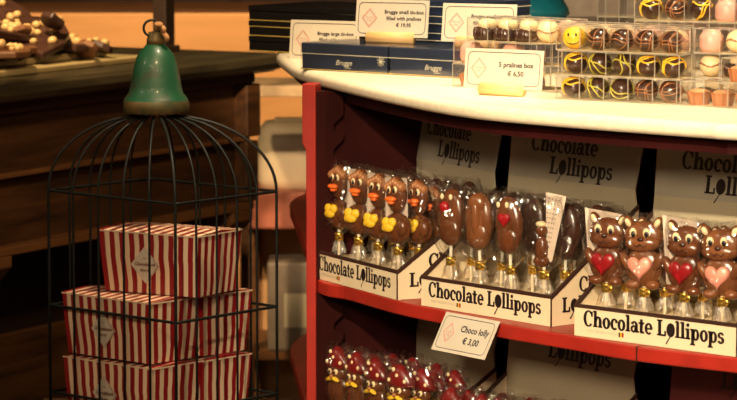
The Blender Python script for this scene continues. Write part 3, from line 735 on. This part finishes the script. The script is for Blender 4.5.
for q_, (f0, yw, n, nm) in enumerate([(along(A0, 40, .01, .037), 40, 4, 'behind left stack'), (along(M0, 33, -.012, .037), 33, 5, 'behind middle stack'), (along(M0, 33, -.035, .075), 33, 5, 'far behind middle stack')]):
    for k in range(3):
        place_pbox(n, f0, yw, ZT+.0002+k*(CH+.0003), LV[k] + ' ' + nm, ([W_, D_, W_, K_, W_] if k == 2 else [None]*5), 'pralines behind')
R5 = (.335, 4.98)
for k in range(4): place_pbox(5, R5, 25, ZT+.0002+k*(CH+.0003), LV[k] + ' of far stack', ([U_, D_, U_, K_, U_] if k > 2 else [None]*5), 'pralines in the far stack')

# signs on the counter
make_sign('price sign for large tins leaning before the black tins', ['Brugge large tin-box', 'filled with pralines', '€ 29,95'], loc=(-.066, 4.945, ZT+.0005), yaw=26, lean=-.12, h=.056, w=.112, size=.0072)
c_ = along(B1, 39, .115, .075)
make_sign('price sign in wooden clip standing on the navy tins', ['Brugge small tin-box', 'filled with pralines', '€ 19,95'], loc=(.031, 4.71, ZT+.0376+.009), yaw=24, lean=-.15, clip=.070, w=.110, h=.052, size=.0072)
make_sign('price sign behind the left stack of clear praline boxes', ['Brugge small tin-box', 'filled with pralines', '€ 19,95'], loc=(.148, 4.60, ZT+.0376+.009), yaw=24, lean=-.15, clip=.06, w=.108, h=.052, size=.0072)
make_sign('price sign in beech clip before the clear praline boxes', ['5 pralines box', '€ 6,50'], loc=(.168, 4.262, ZT+.0085), yaw=33, lean=-.12, clip=.062, w=.114, h=.050, size=.0088)
# sign hanging from the shelf edge
ZC = ZS+.0035; a = PX(446, 311.5, ZC); b = PX(500, 321.5, ZC); m_ = (a+b)/2
yw = -math.degrees(math.atan2((b-a).y, (b-a).x))
print('LOLLYSIGN', (b-a).length, yw)
s_ = make_sign('Choco lolly price card hanging from the red shelf edge', ['Choco lolly', '€ 3,00'], w=.108, h=.052, loc=(0,0,0), yaw=yw, size=.0120, tx=.016)
for ch in s_.children: ch.matrix_local = Matrix.Translation((0, 0, -.052)) @ ch.matrix_local
an = math.radians(28)
s_.rotation_mode = 'XYZ'; s_.location = (m_.x, m_.y, ZC); s_.rotation_euler = (-an, 0, -math.radians(yw))

# teal dome
t = empty('domed_jar', (.245, 5.32, ZT+.0002), 0, 'teal blue domed jar behind the praline boxes', 'jar')
MB().lathe([(.048, 0), (.062, .01), (.066, .045)], 28).build('body', TEAL, t); MB().lathe([(.070, .045), (.068, .056), (.055, .078), (.034, .092), (.008, .098), (.006, .104)], 28).build('lid', TEAL, t)

# ================================================================== bird cage
cc = Vector((-.292, 4.787)); va = Vector((-.162, .008)); vb = Vector((.028, -.172))
cage = empty('bird_cage', (cc.x, cc.y, .52), 0, 'black wire bird cage topped by a green bell, holding striped boxes', 'bird cage')
zo = -.52; Z0, ZR, ZM, ZB = .52, .842, .678, .553
cor = [va, vb, -va, -vb]
def ringpts(z): return [(p.x, p.y, z+zo) for p in cor]
for z in (ZR, ZM, ZB, Z0): MB().tube(sum([[ (cor[i].x*(1-t)+cor[(i+1) % 4].x*t, cor[i].y*(1-t)+cor[(i+1) % 4].y*t, z+zo) for t in (0, .04, .5, .96)] for i in range(4)], []), .0022, 6, 0, True).build('frame_ring', WIRE, cage)
for i in range(4):
    for k in range(5):
        p = cor[i].lerp(cor[(i+1) % 4], k/5); pts = [(p.x, p.y, Z0+zo), (p.x, p.y, ZM+zo), (p.x, p.y, ZR+zo)]
        for j in range(1, 15):
            t = j/14*1.42; f = math.cos(t)**.9
            pts.append((p.x*f - .008*(1-f), p.y*f, ZR+zo + .108*math.sin(t)))
        MB().tube(pts, .0019 if k else .0024, 6).build('bar', WIRE, cage)
MB().prism([(p.x, p.y) for p in cor], -.006, 0).build('base_tray', mat('cage_base', (.03, .025, .02), .6), cage)
zb = lambda y: EYE - (y+170)*4.787/F + zo
bell = MB().lathe([(.046*.96, zb(112)), (.0465, zb(110)), (.0468, zb(103)), (.0455, zb(99)), (.044, zb(97)), (.0385, zb(92)), (.0360, zb(85)), (.0338, zb(75)), (.0310, zb(65)), (.0270, zb(56)), (.0222, zb(50)), (.0165, zb(46)), (.0125, zb(43))], 32, 0, (-.008, 0))
for fi in range(len(bell.f)):
    zc = sum(bell.v[i][2] for i in bell.f[fi])/len(bell.f[fi])
    if zc < zb(100.5): bell.m[fi] = 1
be = bell.build('bell', [GREEN, RUST], cage, 0)
MB().lathe([(.013, zb(44)), (.0125, zb(38)), (.0105, zb(35)), (.010, zb(31)), (.004, zb(30))], 18, 0, (-.008, 0)).build('bell_neck', RUST, be)
MB().tube([(-.013 + .0115*math.cos(a*PI/9), -.003+.002*math.cos(a*PI/9), zb(27)+.0115*math.sin(a*PI/9)) for a in range(18)], .0018, 6, 0, True).build('hanging_ring', WIRE, be)
rp_ = []
for k in range(22):
    t = k/21; rp_.append((-.007+.016*t + .002*math.sin(k*1.1), -.012 + .004*math.cos(k*1.2), zb(24) + .004*math.sin(PI*t*1.2) - .020*t*t))
MB().tube(rp_, .0036, 7).build('twine', ROPE, be)
MB().tube([(x, y+.004, z-.004) for x, y, z in rp_[:16]], .003, 7).build('twine', ROPE, be)
# low stand the cage rests on
st = empty('low_stool', (cc.x, cc.y, 0), 0, 'dark wooden stool under the bird cage', 'stool')
MB().box(-.19, -.19, .484, .19, .19, .5136).build('seat', OAK, st, .003)
for sx in (-1, 1):
    for sy in (-1, 1): MB().box(sx*.16-.02, sy*.16-.02, 0, sx*.16+.02, sy*.16+.02, .484).build('leg', OAK, st, .002)

# ================================================================== striped boxes
def ballotin(label, fl, yaw, z, w=.158, d=.092, h=.086, lab=True):
    b = empty('praline_carton', (fl[0], fl[1], z), -math.radians(yaw), label, 'box', 'striped praline cartons in the cage')
    ins = .006; mb = MB()
    bv = [(ins, ins, 0), (w-ins, ins, 0), (w-ins, d-ins, 0), (ins, d-ins, 0)]; tv = [(0, 0, h), (w, 0, h), (w, d, h), (0, d, h)]
    mid = [(ins*.35, ins*.35 - .001, h*.6), (w-ins*.35, ins*.35 - .001, h*.6), (w-ins*.35, d-ins*.35, h*.6), (ins*.35, d-ins*.35, h*.6)]
    for lo_, hi_ in ((bv, mid), (mid, tv)):
        for i, (L_) in enumerate((w, d, w, d)):
            j = (i+1) % 4; u0 = (0, w, w+d, 2*w+d)[i]
            mb.add([lo_[i], lo_[j], hi_[j], hi_[i]], [(0,1,2,3)], 0, False, [[(u0,0),(u0+L_,0),(u0+L_,1),(u0,1)]])
    mb.add(bv, [(3,2,1,0)], 0, False, [[(0,0)]*4]); mb.build('body', STRIPE, b)
    lid = MB(); e = .001; zt = h+.0006; cr = .004
    # lid: raised slightly towards the middle where the flaps meet
    P_ = [(-e,-e,zt),(w+e,-e,zt),(w+e,d+e,zt),(-e,d+e,zt),(-e,d/2,zt+cr),(w+e,d/2,zt+cr)]
    lid.add(P_, [(0,1,5,4),(4,5,2,3),(0,4,3),(1,2,5)], 0, False, [[(0,0),(w,0),(w,1),(0,1)], [(0,0),(w,0),(w,1),(0,1)], [(0,0)]*3, [(0,0)]*3])
    lid.add([(-e,-e,zt-.002),(w+e,-e,zt-.002),(w+e,d+e,zt-.002),(-e,d+e,zt-.002)] + P_[:4], [(0,1,5,4),(1,2,6,5),(2,3,7,6),(3,0,4,7)], 0, False, [[(.0100,0)]*4]*4)
    lid.build('lid', STRIPE, b)
    if lab:
        m = MB(); cx_ = w*.46; cz_ = h*.47; hw, hh = .0245, .0262; tl = .0055/h
        def Q(x, z, off): return (x, ins*.9*(1 - min(z/h/.6, 1)*.65) - off, z)
        m.add([Q(cx_+hw, cz_, .0012), Q(cx_, cz_+hh, .0022), Q(cx_-hw, cz_, .0012), Q(cx_, cz_-hh, .0016)], [(0,1,2,3)])
        m.add([Q(cx_+hw*.8, cz_, .0010), Q(cx_, cz_+hh*.8, .0018), Q(cx_-hw*.8, cz_, .0010), Q(cx_, cz_-hh*.8, .0012)], [(3,2,1,0)])
        lb = m.build('diamond_label', SIGN, b)
        fr = MB(); fr.tube([Q(cx_+hw*.93, cz_, .0022), Q(cx_, cz_+hh*.93, .0030), Q(cx_-hw*.93, cz_, .0022), Q(cx_, cz_-hh*.93, .0026)], .0005, 4, 0, True); fr.build('label_border', REDC, lb)
        t = MB(); o = [(hw,0),(0,hh),(-hw,0),(0,-hh)]
        yy = ins*.9*(1-.35) - .0030
        text_mesh(t, 'Chocolaterie', (cx_, yy-.0004, cz_-.0005), (1,0,0), (0,0,1), .0066, 0, 'CENTER', .4, .03)
        text_mesh(t, 'Brugge', (cx_, yy-.0004, cz_-.0085), (1,0,0), (0,0,1), .0052, 0, 'CENTER', .3, .03)
        text_mesh(t, 'The', (cx_, yy-.0004, cz_+.0085), (1,0,0), (0,0,1), .0038, 0, 'CENTER', .3)
        t.build('label_print', mat('brown_ink', (.25, .12, .08), .5), lb)
    return b
hB = .0915
z1_ = .526 - .0055; z2_ = z1_ + hB; z3_ = z2_ + hB
ba = tuple(PX(57, 300 + 87-.0, z2_ - hB)) if False else None
def flat_from_top(px, py, zt): return tuple(PX(px, py, zt))
Ybw = .0046
c3 = flat_from_top(97, 230, z3_+.087); c2 = flat_from_top(57, 294, z2_+.087); c1 = flat_from_top(57, 357, z1_+.087)
print('BOX', c3, c2, c1)
ballotin('red and cream striped praline carton on top of the stack in the cage', (c3[0]+.002, c3[1]+.012), 31, z3_, w=.168, d=.110)
def layer(z, yaw, w, d, la, lb, off):
    u = along((0, 0), yaw, 1); n_ = Vector((-u[1], u[0])); u = Vector(u)
    fl = cc + Vector(off) - u*w/2 - n_*(d + .001)
    ballotin(la, (fl.x, fl.y), yaw, z, w=w, d=d)
    f2 = fl + n_*(d + .002) + u*.006
    ballotin(lb, (f2.x, f2.y), yaw, z, w=w-.002, d=d, lab=False)
layer(z2_, 42, .178, .098, 'striped praline carton in middle layer, nearer one with diamond label', 'striped praline carton in middle layer, right behind its twin', (-.010, .009))
layer(z1_, 41.5, .178, .097, 'striped praline carton in bottom layer, nearer one with diamond label', 'striped praline carton in bottom layer, right behind its twin', (-.010, .009))

# ================================================================== dark oak counter on the left
ZO = .95
pA = PX(0, 84, ZO); pB = PX(270, 53, ZO); dA = (pB-pA).normalized(); yawA = math.atan2(dA.y, dA.x)
Lh = (pB-pA).length; st_ = .55
oc = empty('oak_counter', (pB.x, pB.y, 0), yawA, 'dark carved oak counter behind the bird cage', 'counter')
# local x runs along the front (negative to the left), y goes back
LN = -(Lh + .6)
prof = [(0, ZO-.032), (-.014, ZO-.028), (-.018, ZO-.018), (-.014, ZO-.006), (-.004, ZO), (.55, ZO), (.55, ZO-.034), (.0, ZO-.034)]
mb = MB().prism(prof, LN, .015, 0, 'x'); mb.build('worktop', OAKT, oc, .002)
MB().box(LN, .03, ZO-.055, 0, .53, ZO-.034).build('cornice', OAK, oc, .004)
MB().box(LN, .045, ZO-.150, -.03, .53, ZO-.055).build('frieze', OAK, oc)
MB().box(LN, .030, ZO-.158, -.02, .53, ZO-.150).build('moulding', OAKM, oc, .002)
MB().box(LN, .050, ZO-.268, -.03, .53, ZO-.158).build('lower_frieze', OAK, oc)
MB().box(LN, .022, ZO-.282, -.02, .53, ZO-.268).build('ledge', OAKM, oc, .002)
MB().box(LN, .16, .02, -.03, .53, ZO-.282).build('cupboard_body', mat('deep_brown_wood', (.022, .009, .004), .6), oc)
MB().box(LN, .12, .02, -.03, .16, .10).build('plinth', OAK, oc)
for x in (-.06, -.83, -1.3):
    MB().prism([(.022, ZO-.282), (.022, ZO-.30), (.05, ZO-.33), (.07, ZO-.36), (.16, ZO-.36), (.16, ZO-.282)], x-.035, x+.035, 0, 'x').build('bracket', OAKM, oc, .002)
    MB().box(x-.03, .08, .02, x+.03, .16, ZO-.36).build('pilaster', OAK, oc, .002)
MB().box(-.05, .018, ZO-.15, -.002, .05, ZO-.055).build('end_block', OAK, oc, .003)
MB().box(-.045, .022, ZO-.268, -.004, .05, ZO-.158).build('end_block', OAK, oc, .003)
for x0_, x1_ in ((-1.25, -.88), (-.78, -.12)):
    MB().box(x0_, .148, .14, x1_, .16, ZO-.44).build('door_panel', OAK, oc, .004)
    MB().box(x0_+.05, .140, .19, x1_-.05, .148, ZO-.49).build('raised_field', OAK, oc, .004)
def OL(x, y):   # local of the oak counter -> world
    c, s = math.cos(yawA), math.sin(yawA); return (pB.x + x*c - y*s, pB.y + x*s + y*c)
# trays under the chocolate slabs
def tray_board(label, x0, y0, x1, y1, z, h, m):
    b = MB().box(x0, y0, 0, x1, y1, h); o_ = b.build('serving_board', m, None, .003)
    o_.location = (pB.x, pB.y, z); o_.rotation_euler = (0, 0, yawA); return tag(o_, label, 'serving board', 'boards under the chocolate bark')
tray_board('lower pale glazed board on the oak counter under the chocolate bark', -1.2, .075, -.30, .50, ZO+.0003, .011, BOARD)
tray_board('upper pale glazed board under the chocolate bark', -1.2, .115, -.36, .48, ZO+.0116, .012, BOARD)
# bark slabs with hazelnuts
nutme = MB().ell((0,0,0), (.0072, .0066, .0060), 0, 10, 7).build('hazelnut', NUT)
barkd = mat('bark_chocolate', (.055, .022, .014), .45, var=.2, scale=50, bump=.5)
barkm = mat('bark_milk_chocolate', (.20, .085, .035), .45, var=.2, scale=50, bump=.5)
def bark(x, y, z, rx, ry, rz, s, m, nn, label, seed):
    rnd = random.Random(seed); n = 9; th = .012
    pts = [(s*(1+rnd.uniform(-.25, .2))*math.cos(2*PI*k/n)*1.25, s*.85*(1+rnd.uniform(-.25, .2))*math.sin(2*PI*k/n)) for k in range(n)]
    wx, wy = OL(x, y); r = empty('chocolate_bark', (wx, wy, z), 0, label, 'chocolate bark', 'broken chocolate bark slabs'); r.rotation_euler = (rx, ry, rz + yawA)
    MB().prism(pts, -th/2, th/2).build('slab', m, r, .003)
    for k in range(nn):
        a = rnd.uniform(0, 2*PI); q = rnd.uniform(.1, .8)
        o_ = nutme.copy(); C.objects.link(o_); o_.parent = r; o_.location = (s*q*1.1*math.cos(a), s*q*.8*math.sin(a), th/2+.003); o_.rotation_euler = (rnd.random(), rnd.random(), rnd.random()*3)
        f = rnd.uniform(.8, 1.25); o_.scale = (f, f, f)
    return r
zt_ = ZO+.0236
specs = [(-.40,.24,.010,0,.0,.9,.045,1,5,'milk chocolate shard low beside the wooden upright'), (-.68,.10,.012,0,.0,.5,.04,1,4,'milk chocolate chip at the front edge'), (-.90,.12,.020,.05,.1,.2,.06,0,7,'dark slab at the far left front'),
 (-.42,.17,.012,0,.05,.2,.055,0,5,'low dark slab nearest the bell'), (-.52,.16,.030,.1,-.25,.5,.062,0,8,'raised dark slab with light nuts, right side of the heap'),
 (-.62,.17,.012,0,.0,.9,.06,1,6,'milk chocolate slab lying under the front of the heap'), (-.60,.20,.046,.25,.10,.1,.070,0,10,'large tilted dark slab in the middle of the heap'),
 (-.72,.15,.014,.05,.1,1.7,.055,1,6,'milk chocolate slab low at the left front'), (-.74,.20,.040,.3,-.1,.4,.07,0,8,'tilted dark slab on the left of the heap'),
 (-.82,.16,.030,.1,.2,.9,.06,0,7,'dark slab at the far left edge'), (-.50,.27,.050,.2,-.3,.3,.07,0,9,'dark slab at the back right of the heap'),
 (-.66,.30,.065,.2,.1,.0,.08,0,10,'dark slab at the back, topmost in the heap'), (-.84,.27,.055,.2,.1,.6,.08,1,9,'milk chocolate slab at the back left'), (-.46,.11,.010,0,.0,.6,.028,0,3,'small dark chip at the front edge')]
for i, (x,y,z,rx,ry,rz,s,mi,nn,lb) in enumerate(specs):
    bark(x, y, zt_+z*1.05, rx, ry, rz, s*1.25, (barkd, barkm)[mi], int(nn*1.9), 'chocolate bark with hazelnuts, ' + lb, i+40)
for i in range(9):
    rr_ = random.Random(90+i); bark(-.40-.062*i, rr_.uniform(.09, .16), zt_+.006+rr_.choice([0, .03, .05])*1.0, rr_.uniform(.1, .9), rr_.uniform(-.5, .5), rr_.uniform(0, 3), .024, (barkd, barkm)[i % 2], 2,
         'small %s bark shard, %s from the right along the front of the heap' % (('dark', 'milk')[i % 2], ['first','second','third','fourth','fifth','sixth','seventh','eighth','ninth'][i]), 120+i)
bpy.data.objects.remove(nutme)
# post standing on the oak counter
bx, by = PX(164, 52, ZO); o_ = MB().box(-.016, -.014, .012, .016, .014, .75).box(-.024, -.020, 0, .024, .020, .012)
pp = o_.build('wooden_upright', mat('black_brown_wood', (.030, .014, .007), .5), None, .002); pp.location = (bx, by, ZO+.0003); pp.rotation_euler = (0, 0, yawA); tag(pp, 'dark wooden upright standing on the oak counter behind the bell', 'post')

# ================================================================== background things
def W(px, py, d): return ((px-368.5)*d/F, d, EYE - (py+170)*d/F)
# low cloth-covered table with cartons seen in the gap
x0_, _, z0_ = W(236, 192, 6.9); x1_ = W(345, 192, 6.9)[0]
tb = empty('side_table', ((x0_+x1_)/2, 7.05, 0), 0, 'low table with dusky pink top seen between the two counters', 'table')
hw_ = (x1_-x0_)/2; ztab = z0_
PINKT = mat('dusky_pink_board', (.50, .15, .09), .55)
MB().box(-hw_, -.16, ztab-.075, hw_, .2, ztab).build('table_top', PINKT, tb, .004)
for sx in (-1, 1):
    for yy in (-.13, .17): MB().box(sx*(hw_-.02)-.015, yy-.015, 0, sx*(hw_-.02)+.015, yy+.015, ztab-.075).build('leg', OAKM, tb)
MB().box(-hw_+.01, .18, .10, hw_-.01, .19, ztab-.075).build('back_board', AMBER, tb)
zs_ = W(0, 352, 6.95)[2]
MB().box(-hw_+.005, -.14, zs_-.015, hw_-.005, .18, zs_).build('lower_shelf', OAKM, tb)
cb = MB(); xa = W(266, 0, 6.9)[0]; xb_ = W(330, 0, 6.9)[0]
WC = mat('off_white_carton', (.80, .66, .46), .6, var=.05)
GC = mat('grey_carton', (.22, .17, .13), .6)
k_ = empty('carton', ((xa+xb_)/2, 6.98, zs_+.0003), 0, 'grey carton on the lower shelf of the pink side table', 'carton')
MB().box(-(xb_-xa)/2, -.06, 0, (xb_-xa)/2, .10, .185).build('body', GC, k_, .006)
MB().box(-.03, -.0605, .05, .02, -.06, .12).build('label', FOLDCARD, k_)
xa, xb_ = W(256, 0, 6.95)[0], W(325, 0, 6.95)[0]
k_ = empty('paper_sack', ((xa+xb_)/2, 7.02, ztab+.0003), 0, 'off-white rounded paper sack on the pink side table', 'sack')
h_ = W(0, 122, 6.95)[2]-ztab; q = (xb_-xa)/2
vs = []; fs = []; n = 20; pr = [(.96, 0), (1.0, .02), (1.0, h_*.7), (.95, h_*.88), (.8, h_*.97), (.3, h_)]
for f, z in pr:
    for k in range(n):
        a = 2*PI*k/n; c, s = math.cos(a), math.sin(a); vs.append((q*f*math.copysign(abs(c)**.5, c), .07*f*math.copysign(abs(s)**.5, s), z))
for j in range(len(pr)-1):
    for k in range(n): fs.append((j*n+k, j*n+(k+1) % n, (j+1)*n+(k+1) % n, (j+1)*n+k))
fs += [tuple(range((len(pr)-1)*n, len(pr)*n)), tuple(reversed(range(n)))]
MB().add(vs, fs, 0, True).build('body', WC, k_); MB().box(-q*.5, -.02, h_-.004, q*.4, .02, h_+.004).build('folded_top', WC, k_, .002)
# amber sideboard further back, dark dresser above it
x0_, _, z0_ = W(-40, 12, 8.2); x1_ = W(430, 0, 8.2)[0]
sb = empty('amber_sideboard', (0, 8.2, 0), 0, 'glowing amber wooden sideboard in the background', 'sideboard')
MB().box(x0_, 0, .08, x1_, .35, z0_).build('body', AMBER, sb, .004)
MB().box(x0_, .002, z0_, x1_, .36, z0_+.008).build('top', OAK, sb)
MB().box(x0_, -.01, 0, x1_, .34, .08).build('plinth', OAK, sb)
dr = empty('dark_dresser', (0, 9.0, 0), 0, 'dark wooden dresser against the back wall', 'dresser')
MB().box(-2.4, 0, 0, .36, .4, 2.2).build('body', mat('very_dark_wood', (.02, .008, .003), .6), dr)
for k in range(4): MB().box(-2.38+k*.68, -.015, .1, -1.72+k*.68, 0, 2.1).build('door', mat('dresser_door_wood', (.035, .014, .006), .6), dr, .004)
# plank ledge between the counters
x0_, _, zt2 = W(238, 84, 6.6); x1_ = W(345, 0, 6.6)[0]
pl = empty('plank_shelf', ((x0_+x1_)/2, 6.6, 0), 0, 'pale plank ledge on dark uprights between the two counters', 'shelf')
MB().box(-(x1_-x0_)/2, -.02, zt2-.022, (x1_-x0_)/2, .20, zt2).build('plank', mat('pale_plank', (.65, .45, .25), .5), pl, .002)
MB().box((x1_-x0_)/2-.03, .0, 0, (x1_-x0_)/2, .05, zt2-.022).build('upright', OAK, pl); MB().box(-(x1_-x0_)/2+.002, .05, 0, -(x1_-x0_)/2+.017, .09, zt2-.022).build('upright', OAK, pl)
